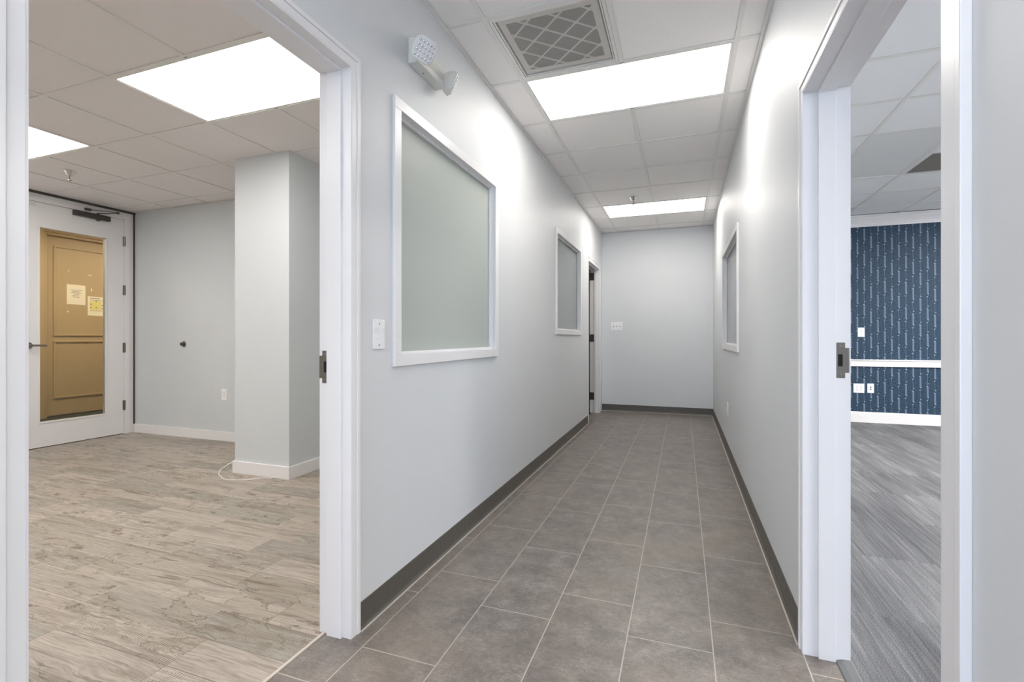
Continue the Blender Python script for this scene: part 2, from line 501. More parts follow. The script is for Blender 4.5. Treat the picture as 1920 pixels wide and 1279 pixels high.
# unlit room behind the far door
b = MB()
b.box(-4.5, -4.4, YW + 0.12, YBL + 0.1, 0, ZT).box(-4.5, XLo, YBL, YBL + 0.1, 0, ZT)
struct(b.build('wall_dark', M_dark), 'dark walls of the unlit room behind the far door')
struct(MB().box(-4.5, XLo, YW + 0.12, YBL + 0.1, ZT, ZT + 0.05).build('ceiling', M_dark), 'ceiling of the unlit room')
# right room shell
struct(MB().box(XRo, 6.0, YBL, YBL + 0.12, 0, ZT).build('wall_blue', M_paperwall), 'blue wallpapered far wall of the right room')
b = MB()
b.box(5.9, 6.0, -0.9, YBL, 0, ZT).box(XRo, 5.9, YB, YB + 0.1, 0, ZT)
b.box(5.9, 6.0, YB, -0.9, 0, 0.8)
struct(b.build('wall_east', M_wall), 'pale walls of the right room out of view')
# public hall
b = MB()
b.box(-10.0, -8.42, 1.0, 8.0, 0, 2.9)
struct(b.build('wall_hall', M_khaki), 'khaki wall of the public hall seen through the glass door')
b = MB()
b.box(-8.42, XD - 0.12, 0.9, 1.0, 0, 2.9).box(-8.42, XD - 0.12, 7.9, 8.0, 0, 2.9)
struct(b.build('wall_hall_ends', M_khaki), 'khaki end walls of the public hall')
b = MB().box(XD - 0.20, XD - 0.12, 1.0, 2.70, 0, 2.9).box(XD - 0.20, XD - 0.12, 3.76, 7.9, 0, 2.9).box(XD - 0.20, XD - 0.12, 2.70, 3.76, 2.56, 2.9)
struct(b.build('wall_hall_near', M_khaki), 'khaki hall side of the entrance wall')
struct(MB().box(-8.42, XD - 0.12, 1.0, 7.9, 2.75, 2.8).build('ceiling', M_ceil), 'ceiling of the public hall')

# ------------------------------------------------------------------ suspended ceilings
def inside(cx, cy, rects):
    return any(r[0] < cx < r[1] and r[2] < cy < r[3] for r in rects)
def lines(origin, lo, hi, step=0.61):
    k = math.ceil((lo - origin) / step + 1e-6); out = []
    while origin + k * step < hi - 1e-6:
        out.append(origin + k * step); k += 1
    return out
def ceiling(x0, x1, y0, y1, ox, oy, z, rects, mat, label, glabel, gname, hook=None):
    xs = [x0] + lines(ox, x0, x1) + [x1]; ys = [y0] + lines(oy, y0, y1) + [y1]
    t = MB(); g = MB(); hw = 0.0085
    for i in range(len(xs) - 1):
        for j in range(len(ys) - 1):
            if inside((xs[i] + xs[i+1]) / 2, (ys[j] + ys[j+1]) / 2, rects): continue
            dz = random.uniform(0, 0.0012)
            t.box(xs[i] + 0.002, xs[i+1] - 0.002, ys[j] + 0.002, ys[j+1] - 0.002, z + 0.0014 + dz, z + 0.018)
    for x in xs[1:-1]:
        for j in range(len(ys) - 1):
            if inside(x, (ys[j] + ys[j+1]) / 2, rects): continue
            g.box(x - 0.012, x + 0.012, ys[j], ys[j+1], z - 0.004, z + 0.001)
            g.box(x - 0.001, x + 0.001, ys[j], ys[j+1], z - 0.0004, z + 0.035)
    for y in ys[1:-1]:
        for i in range(len(xs) - 1):
            if inside((xs[i] + xs[i+1]) / 2, y, rects): continue
            a = xs[i] + (0.012 if i else 0); c = xs[i+1] - (0.012 if i < len(xs) - 2 else 0)
            g.box(a, c, y - 0.012, y + 0.012, z - 0.0037, z + 0.001)
            g.box(a, c, y - 0.001, y + 0.001, z - 0.0004, z + 0.035)
    # wall angle
    e = 0.021
    g.box(x0, x0 + e, y0, y1, z - 0.0045, z - 0.0032).box(x1 - e, x1, y0, y1, z - 0.0045, z - 0.0032)
    g.box(x0, x1, y0, y0 + e, z - 0.0045, z - 0.0032).box(x0, x1, y1 - e, y1, z - 0.0045, z - 0.0032)
    struct(t.build('ceiling', mat), label)
    struct(g.build(gname, M_grid), glabel)
    struct(MB().box(x0, x1, y0, y1, z + 0.075, z + 0.085).build('ceiling', M_black), 'plenum deck above ' + label)

X0, Y0 = -0.9452, 2.828
hall_lights = [(X0, X0 + 1.22, Y0, Y0 + 0.61), (X0, X0 + 1.22, Y0 + 5 * 0.61, Y0 + 6 * 0.61), (X0, X0 + 1.22, Y0 - 6 * 0.61, Y0 - 5 * 0.61)]
vent_rect = (X0, X0 + 0.61, Y0 - 0.61, Y0)
ceiling(XL, XR, YB, YE, X0, Y0, ZC, hall_lights + [vent_rect], M_ceil, 'suspended tile ceiling of the hallway', 'white ceiling grid of the hallway', 'trim_3')
LX, LY = -3.0845, 1.782
left_lights = [(LX, LX + 1.22, LY, LY + 0.61), (LX - 2.44, LX - 1.22, LY, LY + 0.61), (LX, LX + 1.22, LY - 2.44, LY - 1.83), (LX - 2.44, LX - 1.22, LY - 2.44, LY - 1.83)]
ceiling(XD, XLo, -2.0, YW, LX, LY, ZL, left_lights, M_ceil_left, 'suspended tile ceiling of the left room', 'white ceiling grid of the left room', 'trim_4')
RX, RY = 1.414, 3.30
right_lights = [(RX + 1.22, RX + 2.44, RY - 0.61, RY), (RX + 1.83, RX + 3.05, RY + 1.83, RY + 2.44), (RX + 1.83, RX + 3.05, RY - 3.05, RY - 2.44)]  # unseen panels, added only to illuminate the right room
off_rect = (RX, RX + 0.61, RY + 1.22, RY + 2.44)
dark_rect = (RX + 0.61, RX + 1.22, RY + 1.83, RY + 2.44)
ceiling(XRo, 5.9, YB + 0.1, YBL, RX, RY, ZC, right_lights + [off_rect, dark_rect], M_ceil_right, 'suspended tile ceiling of the right room', 'white ceiling grid of the right room', 'trim_5')

def light(rect, z, mat, label, cat='ceiling light', group=None, kids=True):
    x0, x1, y0, y1 = rect
    r = empty('ceiling_light', ((x0 + x1) / 2, (y0 + y1) / 2, z))
    tag(r, label, cat, group)
    o, i = 0.0125, 0.026
    f = MB()
    x0 += o; x1 -= o; y0 += o; y1 -= o; w_ = i - o
    za, zb = z - 0.0015, z + 0.012
    f.box(x0, x1, y0, y0 + w_, za, zb).box(x0, x1, y1 - w_, y1, za, zb).box(x0, x0 + w_, y0 + w_, y1 - w_, za, zb).box(x1 - w_, x1, y0 + w_, y1 - w_, za, zb)
    f.build('frame', M_grid, r)
    MB().box(x0 + w_, x1 - w_, y0 + w_, y1 - w_, z + 0.003, z + 0.006).build('diffuser', mat, r)
    MB().box(x0, x1, y0, y1, z + 0.013, z + 0.06).build('housing', M_grid, r)
    return r
light(hall_lights[0], ZC, M_lamp_hall, 'large lit ceiling panel in the hallway beside the diamond pattern air grille')
light(hall_lights[1], ZC, M_lamp_hall, 'lit ceiling panel at the far end of the hallway behind the sprinkler')
light(hall_lights[2], ZC, M_lamp_hall, 'lit hallway ceiling panel overhead of the camera, out of view')
light(left_lights[0], ZL, M_lamp_left, 'large lit ceiling panel in the left room, seen through the doorway')
light(left_lights[1], ZL, M_lamp_left, 'lit ceiling panel at the left edge of the left room, partly cut off')
light(left_lights[2], ZL, M_lamp_left, 'lit ceiling panel in the near part of the left room, out of view')
light(left_lights[3], ZL, M_lamp_left, 'lit ceiling panel in the near left corner of the left room, out of view')
for r_, l_ in zip(right_lights, ('near the doorway', 'in the far right part', 'in the near right part')):
    light(r_, ZC, M_lamp_right, 'lit ceiling panel of the right room ' + l_ + ', out of view, added to light the room')
light(off_rect, ZC, M_panel_off, 'unlit long ceiling panel in the right room in front of the blue wall')
light((-7.6, -6.99, 2.6, 3.82), 2.72, M_lamp_lobby, 'warm ceiling panel of the public hall near the glass door, out of view')
light((-7.6, -6.99, 4.6, 5.82), 2.72, M_lamp_lobby, 'warm ceiling panel of the public hall farther along, out of view')

# dark return grille, right room
x0, x1, y0, y1 = dark_rect
r = tag(empty('ceiling_vent', ((x0 + x1) / 2, (y0 + y1) / 2, ZC)), 'dark grey square ceiling grille in the right room', 'vent')
f = MB()
a, q = 0.013, 0.02
f.box(x0+a, x1-a, y0+a, y0+a+q, ZC-.002, ZC+.012).box(x0+a, x1-a, y1-a-q, y1-a, ZC-.002, ZC+.012).box(x0+a, x0+a+q, y0+a+q, y1-a-q, ZC-.002, ZC+.012).box(x1-a-q, x1-a, y0+a+q, y1-a-q, ZC-.002, ZC+.012)
f.build('frame', M_grid, r)
f = MB()
n_ = 26
for k in range(n_):
    yy = y0 + a + q + (k + 0.5) * (y1 - y0 - 2*a - 2*q) / n_
    f.obox(Matrix.Translation((( x0 + x1) / 2, yy, ZC + 0.008)) @ Matrix.Rotation(0.6, 4, 'X'), x1 - x0 - 2*a - 2*q, 0.002, 0.014)
f.build('louvre', M_media, r)
MB().box(x0+a, x1-a, y0+a, y1-a, ZC + 0.03, ZC + 0.04).build('backing', M_dark, r)

# return air grille with filter, hallway
x0, x1, y0, y1 = vent_rect
r = tag(empty('return_air_grille', ((x0 + x1) / 2, (y0 + y1) / 2, ZC)), 'square perforated return air grille with diamond pattern filter in the hallway ceiling', 'vent')
def ring(x0, x1, y0, y1, wd, za, zb, b=None):
    b = b or MB()
    return b.box(x0, x1, y0, y0 + wd, za, zb).box(x0, x1, y1 - wd, y1, za, zb).box(x0, x0 + wd, y0 + wd, y1 - wd, za, zb).box(x1 - wd, x1, y0 + wd, y1 - wd, za, zb)
ring(x0+.013, x1-.013, y0+.013, y1-.013, .018, ZC-.004, ZC+.010).build('frame', M_grid, r, bevel=0.001)
ring(x0+.034, x1-.034, y0+.034, y1-.034, .007, ZC-.001, ZC+.010).build('door_rim', M_grid, r)
MB().box(x0+.041, x1-.041, y0+.041, y1-.041, ZC+.0028, ZC+.0032).build('perforated_sheet', M_perf, r)
fx0, fx1, fy0, fy1 = x0 + .05, x1 - .05, y0 + .05, y1 - .05
MB().box(fx0, fx1, fy0, fy1, ZC+.024, ZC+.040).build('filter_media', M_media, r)
b = ring(fx0, fx1, fy0, fy1, .034, ZC+.006, ZC+.010)
# diamonds: two families of slanted strips clipped to the filter
ix0, ix1, iy0, iy1 = fx0 + .03, fx1 - .03, fy0 + .03, fy1 - .03
cxm, cym = (ix0 + ix1) / 2, (iy0 + iy1) / 2
def clipseg(px, py, dx, dy):
    t0, t1 = -9, 9
    for p, d, lo, hi in ((px, dx, ix0, ix1), (py, dy, iy0, iy1)):
        if abs(d) < 1e-9: continue
        a_, b_ = (lo - p) / d, (hi - p) / d
        t0, t1 = max(t0, min(a_, b_)), min(t1, max(a_, b_))
    return t0, t1
for s_ in (1, -1):
    d = Vector((1.0, s_ * 0.92)).normalized()
    nrm = Vector((-d.y, d.x))
    for k in range(-3, 4):
        p = Vector((cxm, cym)) + nrm * ((k + 0.5 * (s_ > 0)) * 0.112)
        t0, t1 = clipseg(p.x, p.y, d.x, d.y)
        if t1 - t0 < 0.01: continue
        m_ = p + d * ((t0 + t1) / 2)
        b.obox(Matrix.Translation((m_.x, m_.y, ZC + .008 + 0.0004 * s_)) @ Matrix.Rotation(math.atan2(d.y, d.x), 4, 'Z'), t1 - t0, 0.0095, 0.003)
for i in range(-4, 5):           # rounded webs where strips cross
    for j in range(-4, 5):
        d1 = Vector((1.0, 0.92)).normalized(); d2 = Vector((1.0, -0.92)).normalized()
        n1 = Vector((-d1.y, d1.x)); n2 = Vector((-d2.y, d2.x))
        A = Matrix(((n1.x, n1.y), (n2.x, n2.y)))
        p = A.inverted() @ Vector(((i + 0.5) * .112, j * .112)) + Vector((cxm, cym))
        if ix0 < p.x < ix1 and iy0 < p.y < iy1:
            b.lathe(Matrix.Translation((p.x, p.y, ZC + .0062)), [(0.0115, 0), (0.0115, 0.003)], 10)
b.build('filter_lattice', M_card, r)

# ------------------------------------------------------------------ door frames, windows
def door_frame(name, xf, s, y0, y1, zt, depth, stop, label, far_w=0.05, near_w=0.05, room=True, near=True):
    """frame in an x-wall; xf hall face, s = +1/-1 direction away from the hall; stop = (from, to) depth"""
    r = struct(empty(name, (xf, (y0 + y1) / 2, 0)), label)
    t = 0.0155
    rv = 0.004
    def cas(b, xa, xb, cut=0.0):
        w1 = far_w - cut; w0 = near_w - cut
        if near: b.box(xa, xb, y0 - w0, y0 - rv, 0, zt + rv)
        b.box(xa, xb, y1 + rv, y1 + w1, 0, zt + rv)
        b.box(xa, xb, y0 - (w0 if near else -rv), y1 + w1, zt + rv, zt + w1)
        return b
    bw = 0.016
    c = cas(MB(), xf - s * t * 0.72, xf, bw)
    bb = s * t
    if near: c.box(xf - bb, xf, y0 - near_w, y0 - near_w + bw, 0, zt + far_w)
    c.box(xf - bb, xf, y1 + far_w - bw, y1 + far_w, 0, zt + far_w)
    c.box(xf - bb, xf, y0 - ((near_w - bw) if near else -rv), y1 + far_w - bw, zt + far_w - bw, zt + far_w)
    c.build('casing', M_trim, r, bevel=0.002)
    xa, xb = xf - s * 0.010, xf + s * depth
    j = MB()
    j.box(xa, xb, y0 - J, y0, 0, zt + J).box(xa, xb, y1, y1 + J, 0, zt + J).box(xa, xb, y0, y1, zt, zt + J)
    j.build('jamb', M_trim, r, bevel=0.0012)
    a, q = xf + s * stop[0], xf + s * stop[1]
    st = MB()
    st.box(a, q, y0, y0 + 0.011, 0, zt).box(a, q, y1 - 0.011, y1, 0, zt).box(a, q, y0 + 0.011, y1 - 0.011, zt - 0.011, zt)
    st.build('door_stop', M_trim, r, bevel=0.0015)
    if room:
        xo = xf + s * 0.1204
        cas(MB(), xo, xo + s * 0.0146).build('casing', M_trim, r, bevel=0.0015)
    return r
f1 = door_frame('door_1', XL, -1, *D1, 0.1355, (0.029, 0.094), 'white doorway frame into the left room')
f2 = door_frame('door_2', XR, 1, *D2, 0.1355, (0.037, 0.090), 'white doorway frame into the right room', 0.045, 0.07)
f3 = door_frame('door_3', XL, -1, *D3, 0.1355, (0.03, 0.07), 'white doorway frame at the far end of the left wall', 0.06, 0.05, near=False)
MB().box(XL, XL + 0.004, D3[0] - 0.020, D3[0] - 0.004, 0, D3[2] + 0.02).build('corner_bead', M_trim, f3)
# strike plates
def strike(parent, x, s, y, zc):
    """x = inner edge of plate; s = direction towards the room; plate lies on the jamb face"""
    X = lambda d: x + s * d
    b = MB(); yy0, yy1 = y - 0.0016, y - 0.0001
    hh = 0.0615
    b.box(X(0), X(0.026), yy0, yy1, zc - hh, zc - 0.021).box(X(0), X(0.026), yy0, yy1, zc + 0.021, zc + hh)
    b.box(X(0), X(0.005), yy0, yy1, zc - 0.021, zc + 0.021).box(X(0.019), X(0.026), yy0, yy1, zc - 0.021, zc + 0.021)
    b.box(X(0.026), X(0.036), yy0, yy1, zc - 0.043, zc + 0.043)
    b.obox(Matrix.Translation((X(0.0395), y + 0.0008, zc)) @ Matrix.Rotation(s * 0.5, 4, 'Z'), 0.008, 0.0015, 0.086)
    p = b.build('strike_plate', M_bronze, parent)
    tag(p, 'brushed steel strike plate')
    MB().box(X(0.005), X(0.019), y - 0.0009, y - 0.0004, zc - 0.021, zc + 0.021).build('latch_hole', M_black, p)
    for dz in (-0.049, 0.049):
        MB().lathe(frame_at((X(0.012), y - 0.0016, zc + dz), (0, -1, 0)), [(0.0042, 0), (0.003, 0.001)], 14).build('screw', M_steel, p)
    return p
strike(f1, XL - 0.0955, -1, D1[1], 1.013)
strike(f2, XR + 0.0925, 1, D2[1], 1.046)
# hinges on the far doorway
for z in (2.03, 1.115, 0.25):
    h = MB().box(XLo - 0.004, XLo + 0.052, D3[1] - 0.003, D3[1] - 0.0005, z - 0.055, z + 0.055)
    h.cyl((XLo - 0.010, D3[1] - 0.006, z - 0.055), (XLo - 0.010, D3[1] - 0.006, z + 0.055), 0.008, 10)
    tag(h.build('hinge', M_dark, f3), 'dark metal hinge')

def window(name, xf, s, wd, pane_mat, label, cw=0.05, depth=0.034):
    y0, y1, z0, z1 = wd
    r = struct(empty(name, (xf, (y0 + y1) / 2, z0)), label)
    def cas(xa, xb):
        b = MB()
        return b.box(xa, xb, y0, y1, z0, z0 + cw).box(xa, xb, y0, y1, z1 - cw, z1).box(xa, xb, y0, y0 + cw, z0 + cw, z1 - cw).box(xa, xb, y1 - cw, y1, z0 + cw, z1 - cw)
    c = cas(xf - s * 0.0145, xf); c.build('window_frame', M_trim, r, bevel=0.002)
    q = cw - 0.006
    l = MB()
    xa, xb = xf + s * 0.0005, xf + s * 0.12
    l.box(xa, xb, y0+q, y1-q, z0+q, z0+cw).box(xa, xb, y0+q, y1-q, z1-cw, z1-q).box(xa, xb, y0+q, y0+cw, z0+cw, z1-cw).box(xa, xb, y1-cw, y1-q, z0+cw, z1-cw)
    l.build('liner', M_trim, r)
    g = 0.012
    bd = MB(); xa, xb = xf + s * (depth - 0.014), xf + s * depth
    a0, a1, b0, b1 = y0+cw, y1-cw, z0+cw, z1-cw
    bd.box(xa, xb, a0, a1, b0, b0+g).box(xa, xb, a0, a1, b1-g, b1).box(xa, xb, a0, a0+g, b0+g, b1-g).box(xa, xb, a1-g, a1, b0+g, b1-g)
    bd.build('glazing_bead', M_trim, r, bevel=0.002)
    MB().box(xf + s*(depth+0.001), xf + s*(depth+0.007), a0+.0005, a1-.0005, b0+.0005, b1-.0005).build('pane', pane_mat, r)
    return r
window('window_1', XL, -1, W1, M_frost, 'large frosted hallway window with white frame on the left wall')
window('window_2', XL, -1, W2, M_frost2, 'smaller looking farther window of the left wall near the end door')
window('window_3', XR, 1, W3, M_frost2, 'grey glazed window with white frame on the right wall')

# ------------------------------------------------------------------ baseboards
def cove(b, axis, pos, s, a0, a1, hgt=0.102):
    """cove base profile; s = direction into the room"""
    pr = [(pos, 0.0015), (pos + s*0.014, 0.0015), (pos + s*0.0125, 0.004), (pos + s*0.006, 0.010), (pos + s*0.0035, 0.02), (pos + s*0.003, hgt - 0.002), (pos + s*0.001, hgt), (pos, hgt)]
    b.prism(pr, axis, a0, a1)
b = MB(); cove(b, 1, XL, 1, D1[1] + 0.05, D3[0] - 0.002); cove(b, 1, XL, 1, YB, D1[0] - 0.05)
struct(b.build('baseboard_left', M_cove), 'grey brown vinyl cove base along the left hallway wall')
b = MB(); cove(b, 1, XR, -1, D2[1] + 0.045, YE); cove(b, 1, XR, -1, YB, D2[0] - 0.07)
struct(b.build('baseboard_right', M_cove), 'grey brown vinyl cove base along the right hallway wall')
b = MB(); cove(b, 0, YE, -1, XL, XR)
struct(b.build('baseboard_end', M_cove), 'grey brown vinyl cove base of the end wall')
b = MB()
b.box(XL + .013, XL + .019, D1[1] + .05, D3[0], 0.0, 0.0035).box(XR - .019, XR - .013, D2[1] + .045, YE, 0.0, 0.0035).box(XL, XR, YE - .019, YE - .013, 0.0, 0.0035)
struct(b.build('trim_6', M_caulk), 'pale caulk line at the foot of the cove base')
def board(b, x0, x1, y0, y1, h=0.1):
    b.box(x0, x1, y0, y1, 0, h)
b = MB(); board(b, XD + 0.014, -3.512, YW - 0.014, YW); board(b, -2.937, XLo, YW - 0.014, YW)
struct(b.build('baseboard_grey', M_trim, bevel=0.003), 'white baseboard of the grey far wall')
b = MB(); t = 0.014
b.box(-3.512 - t, -2.937 + t, 2.957 - t, 2.957, 0, 0.1).box(-2.937, -2.937 + t, 2.957, YW - t, 0, 0.1).box(-3.512 - t, -3.512, 2.957, YW - t, 0, 0.1)
struct(b.build('baseboard_column', M_trim, bevel=0.003), 'white baseboard around the column')
b = MB(); b.box(XD, XD + 0.014, -2.0, 2.66, 0, 0.1)
struct(b.build('baseboard_entrance', M_trim, bevel=0.003), 'white baseboard beside the glass door')
# right room base, chair rail, crown
b = MB(); b.box(XRo, 5.9, YBL - 0.016, YBL, 0, 0.125).box(XRo, 5.9, YBL - 0.011, YBL, 0.125, 0.142)
struct(b.build('baseboard_blue', M_trim, bevel=0.003), 'white baseboard under the blue wallpaper')
b = MB(); b.box(XRo, 5.9, YBL - 0.014, YBL, 0.742, 0.828).box(XRo, 5.9, YBL - 0.022, YBL, 0.742, 0.754).box(XRo, 5.9, YBL - 0.026, YBL, 0.818, 0.834)
struct(b.build('trim_7', M_trim, bevel=0.003), 'white chair rail on the blue wall')
zc = ZC - 0.005
pr = [(YBL, zc), (YBL - 0.085, zc), (YBL - 0.085, zc - 0.018), (YBL - 0.070, zc - 0.026), (YBL - 0.062, zc - 0.05), (YBL - 0.035, zc - 0.085), (YBL - 0.022, zc - 0.10), (YBL - 0.022, zc - 0.116), (YBL - 0.012, zc - 0.122), (YBL - 0.012, zc - 0.142), (YBL, zc - 0.142)]
struct(MB().prism([(p[0], p[1]) for p in pr], 0, XRo, 5.9).build('trim_8', M_trim), 'white crown moulding above the blue wall')
struct(MB().box(XRo, 5.9, YBL - 0.086, YBL - 0.0005, ZC - 0.0048, ZC - 0.0004).build('trim_11', M_black), 'black strip coloured in as the shadow line between crown moulding and ceiling')  # solid black strip, painted shade over the crown
# dark strips with shadow lines put into their colour, above and beside the glass door
struct(MB().box(XD, XD + 0.02, -2.0, YW, ZL - 0.028, ZL - 0.005).build('trim_9', M_dark), 'dark wall angle strip above the glass door, its shadow line put into the colour')
struct(MB().box(XD + 0.0005, XD + 0.012, YW - 0.014, YW - 0.0005, 0.1, ZL - 0.03).build('trim_10', M_dark), 'dark strip coloured in as the shadow line in the corner by the glass door')

# ------------------------------------------------------------------ glass entrance door
DY0, DY1, DZ = 2.746, 3.706, 2.495
r = struct(empty('door_4', (XD, DY0, 0)), 'white full glass entrance door with lever handle and closer')
x1_, x0_ = XD + 0.004, XD - 0.041
GY0, GY1, GZ0, GZ1 = 2.932, 3.520, 0.262, 2.245
b = MB().box(x0_, x1_, DY0, GY0, 0.008, DZ).box(x0_, x1_, GY1, DY1 - 0.003, 0.008, DZ).box(x0_, x1_, GY0, GY1, 0.008, GZ0).box(x0_, x1_, GY0, GY1, GZ1, DZ)
b.build('door_leaf', M_trim, r)
b = MB()
for a_, c_ in ((x1_, x1_ + 0.006), (x0_ - 0.006, x0_)):
    g = 0.014
    b.box(a_, c_, GY0 - g, GY1 + g, GZ0 - g, GZ0).box(a_, c_, GY0 - g, GY1 + g, GZ1, GZ1 + g).box(a_, c_, GY0 - g, GY0, GZ0, GZ1).box(a_, c_, GY1, GY1 + g, GZ0, GZ1)
b.build('glazing_bead', M_trim, r, bevel=0.002)
MB().box(XD - 0.022, XD - 0.016, GY0, GY1, GZ0, GZ1).build('glass_pane', M_glass, r)
# frame of the door
b = MB(); b.box(XD - 0.12, XD + 0.012, DY1, 3.762, 0, DZ + 0.05).box(XD - 0.12, XD + 0.012, 2.69, DY0 - 0.003, 0, DZ + 0.05).box(XD - 0.12, XD + 0.012, DY0 - 0.003, DY1, DZ + 0.004, DZ + 0.05)
b.build('door_frame', M_trim, r, bevel=0.002)
for z in (2.245, 1.675, 1.005, 0.335):
    h = MB().cyl((XD + 0.012, DY1 - 0.001, z - 0.057), (XD + 0.012, DY1 - 0.001, z + 0.057), 0.0075, 12)
    h.box(XD + 0.0042, XD + 0.0075, DY1 - 0.014, DY1 - 0.001, z - 0.056, z + 0.056).box(XD + 0.0122, XD + 0.0142, DY1 - 0.001, DY1 + 0.012, z - 0.056, z + 0.056)
    tag(h.build('hinge', M_bronze, r), 'steel butt hinge')
# lever handle
hz, hy = 1.045, 2.842
b = MB().lathe(frame_at((XD + 0.004, hy, hz), (1, 0, 0)), [(0.032, 0), (0.032, 0.007), (0.027, 0.012), (0.012, 0.014), (0.011, 0.05), (0.012, 0.06)], 28)
b.build('handle_rose', M_steel, r, smooth=True)
b = MB().tube([(XD + 0.058, hy - 0.004, hz), (XD + 0.060, hy + 0.02, hz), (XD + 0.060, hy + 0.07, hz - 0.001), (XD + 0.056, hy + 0.105, hz - 0.003), (XD + 0.046, hy + 0.122, hz - 0.004)], 0.0095, 12)
tag(b.build('handle', M_steel, r, smooth=True), 'satin steel lever handle')
# closer
cz = 2.463
b = MB(); b.box(XD + 0.004, XD + 0.05, 3.205, 3.545, cz - 0.028, cz + 0.026)
tag(b.build('closer_body', M_dark, r, bevel=0.004), 'dark grey door closer body')
b = MB().cyl((XD + 0.03, 3.43, cz - 0.045), (XD + 0.03, 3.43, cz - 0.028), 0.016, 16)
b.build('closer_valve', M_dark, r)
b = MB().cyl((XD + 0.03, 3.43, cz + 0.026), (XD + 0.03, 3.43, cz + 0.043), 0.012, 14)
E_ = Vector((XD + 0.20, 3.53, cz + 0.048))
def bar(b, p, q, wd, th):
    p, q = Vector(p), Vector(q); d = q - p
    M = Matrix.Translation((p + q) / 2) @ d.to_track_quat('X', 'Z').to_matrix().to_4x4()
    b.obox(M, d.length, wd, th)
bar(b, (XD + 0.03, 3.43, cz + 0.040), E_, 0.02, 0.007)
b.cyl(E_ - Vector((0, 0, 0.008)), E_ + Vector((0, 0, 0.014)), 0.010, 12)
bar(b, E_ + Vector((0, 0, 0.009)), (XD + 0.035, 3.33, cz + 0.058), 0.016, 0.006)
b.box(XD + 0.012, XD + 0.045, 3.31, 3.36, cz + 0.050, cz + 0.072)
tag(b.build('closer_arm', M_dark, r), 'dark folding closer arm')
MB().box(XD + 0.0045, XD + 0.008, 2.80, 2.90, DZ - 0.045, DZ - 0.012).build('latch_plate', M_plastic_ivory, r)

# khaki panelled door across the public hall
KX = -8.42
r = struct(empty('door_5', (KX, 4.6, 0)), 'khaki panelled door across the public hall with notices taped on it')
ky0, ky1, kz = 4.052, 5.15, 2.56
MB().box(KX + 0.0005, KX + 0.03, ky0, ky1, 0.02, kz).build('door_leaf', M_khaki, r)
b = MB()
b.box(KX + 0.0005, KX + 0.10, ky0 - 0.035, ky0, 0, kz + 0.035).box(KX + 0.0005, KX + 0.10, ky1, ky1 + 0.035, 0, kz + 0.035).box(KX + 0.0005, KX + 0.10, ky0, ky1, kz, kz + 0.035)
b.box(KX + 0.0005, KX + 0.12, ky0 - 0.12, ky0 - 0.035, 0, kz + 0.12).box(KX + 0.0005, KX + 0.12, ky1 + 0.035, ky1 + 0.12, 0, kz + 0.12).box(KX + 0.0005, KX + 0.12, ky0 - 0.035, ky1 + 0.035, kz + 0.035, kz + 0.12)
b.build('door_frame', M_khaki, r, bevel=0.004)
def moulding(y0, y1, z0, z1):
    b = MB(); w_ = 0.026; xa, xb = KX + 0.03, KX + 0.046
    b.box(xa, xb, y0, y1, z0, z0 + w_).box(xa, xb, y0, y1, z1 - w_, z1).box(xa, xb, y0, y0 + w_, z0 + w_, z1 - w_).box(xa, xb, y1 - w_, y1, z0 + w_, z1 - w_)
    b.build('panel_moulding', M_khaki, r, bevel=0.006)
moulding(4.155, 5.04, 1.145, 2.43)
moulding(4.155, 5.04, 0.255, 1.08)
def notice(y0, y1, z0, z1, label, kind):
    xx = KX + 0.0303
    r_ = tag(empty('paper_notice', (xx, (y0 + y1) / 2, (z0 + z1) / 2)), label, 'notice')
    b = MB(); sk = -0.006
    b.prism([(y0, z0), (y1, z0 - 0.004), (y1, z1 - 0.004), (y0, z1)], 0, xx, xx + 0.0008)
    b.build('sheet', M_paper, r_)
    x2 = xx + 0.0008; b = MB(); W_ = y1 - y0; H_ = z1 - z0; ym = (y0 + y1) / 2
    if kind == 0:
        for k, wf in enumerate((0.62, 0.42, 0.56, 0.28, 0.46, 0.36)):
            zz = z1 - H_ * (0.28 + 0.07 * k)
            b.box(x2, x2 + .0003, ym - W_*wf/2, ym + W_*wf/2, zz - .003, zz + .003)
        b.build('print', M_ink, r_)
    else:
        b.box(x2, x2 + .0003, y0 + .025, y1 - .02, z1 - .058, z1 - .053).box(x2, x2 + .0003, y0 + .03, y1 - .07, z1 - .034, z1 - .024).box(x2, x2 + .0003, y0 + .03, y1 - .04, z0 + .068, z0 + .074)
        for yy, zz in ((.04, .17), (.04, .12), (.19, .16), (.11, .12), (.19, .11), (.11, .215)):
            b.box(x2 + .0004, x2 + .0007, y0 + yy - .008, y0 + yy + .008, z0 + zz - .008, z0 + zz + .008)
        b.build('print', M_ink, r_)
        MB().box(x2, x2 + .0003, y0 + .03, y1 - .045, z0 + .08, z1 - .065).build('chart', M_yellow, r_)
notice(4.313, 4.542, 1.610, 1.898, 'white sheet with lines of print taped to the khaki door, the upper left one', 0)
notice(4.571, 4.797, 1.455, 1.742, 'paper with a yellow chart taped to the khaki door, lower right of the other', 1)
# scraps of tape on the khaki door
for k, (yy, zz, a_, c_) in enumerate(((4.325, 1.50, .018, .02), (4.62, 1.84, .012, .045), (4.60, 2.06, .05, .01), (4.335, 2.09, .012, .014))):
    tag(MB().box(KX + 0.0302, KX + 0.031, yy - a_/2, yy + a_/2, zz - c_/2, zz + c_/2).build('tape_scrap', M_paper, None, base=(KX + .03, yy, zz)),
        ('small scrap of tape on the khaki door just below the upper left sheet', 'upright strip of torn tape on the khaki door above the yellow chart notice',
         'flat smear of tape on the khaki door, high above the yellow chart notice', 'tiny scrap of tape on the khaki door above the upper left sheet')[k], 'tape')

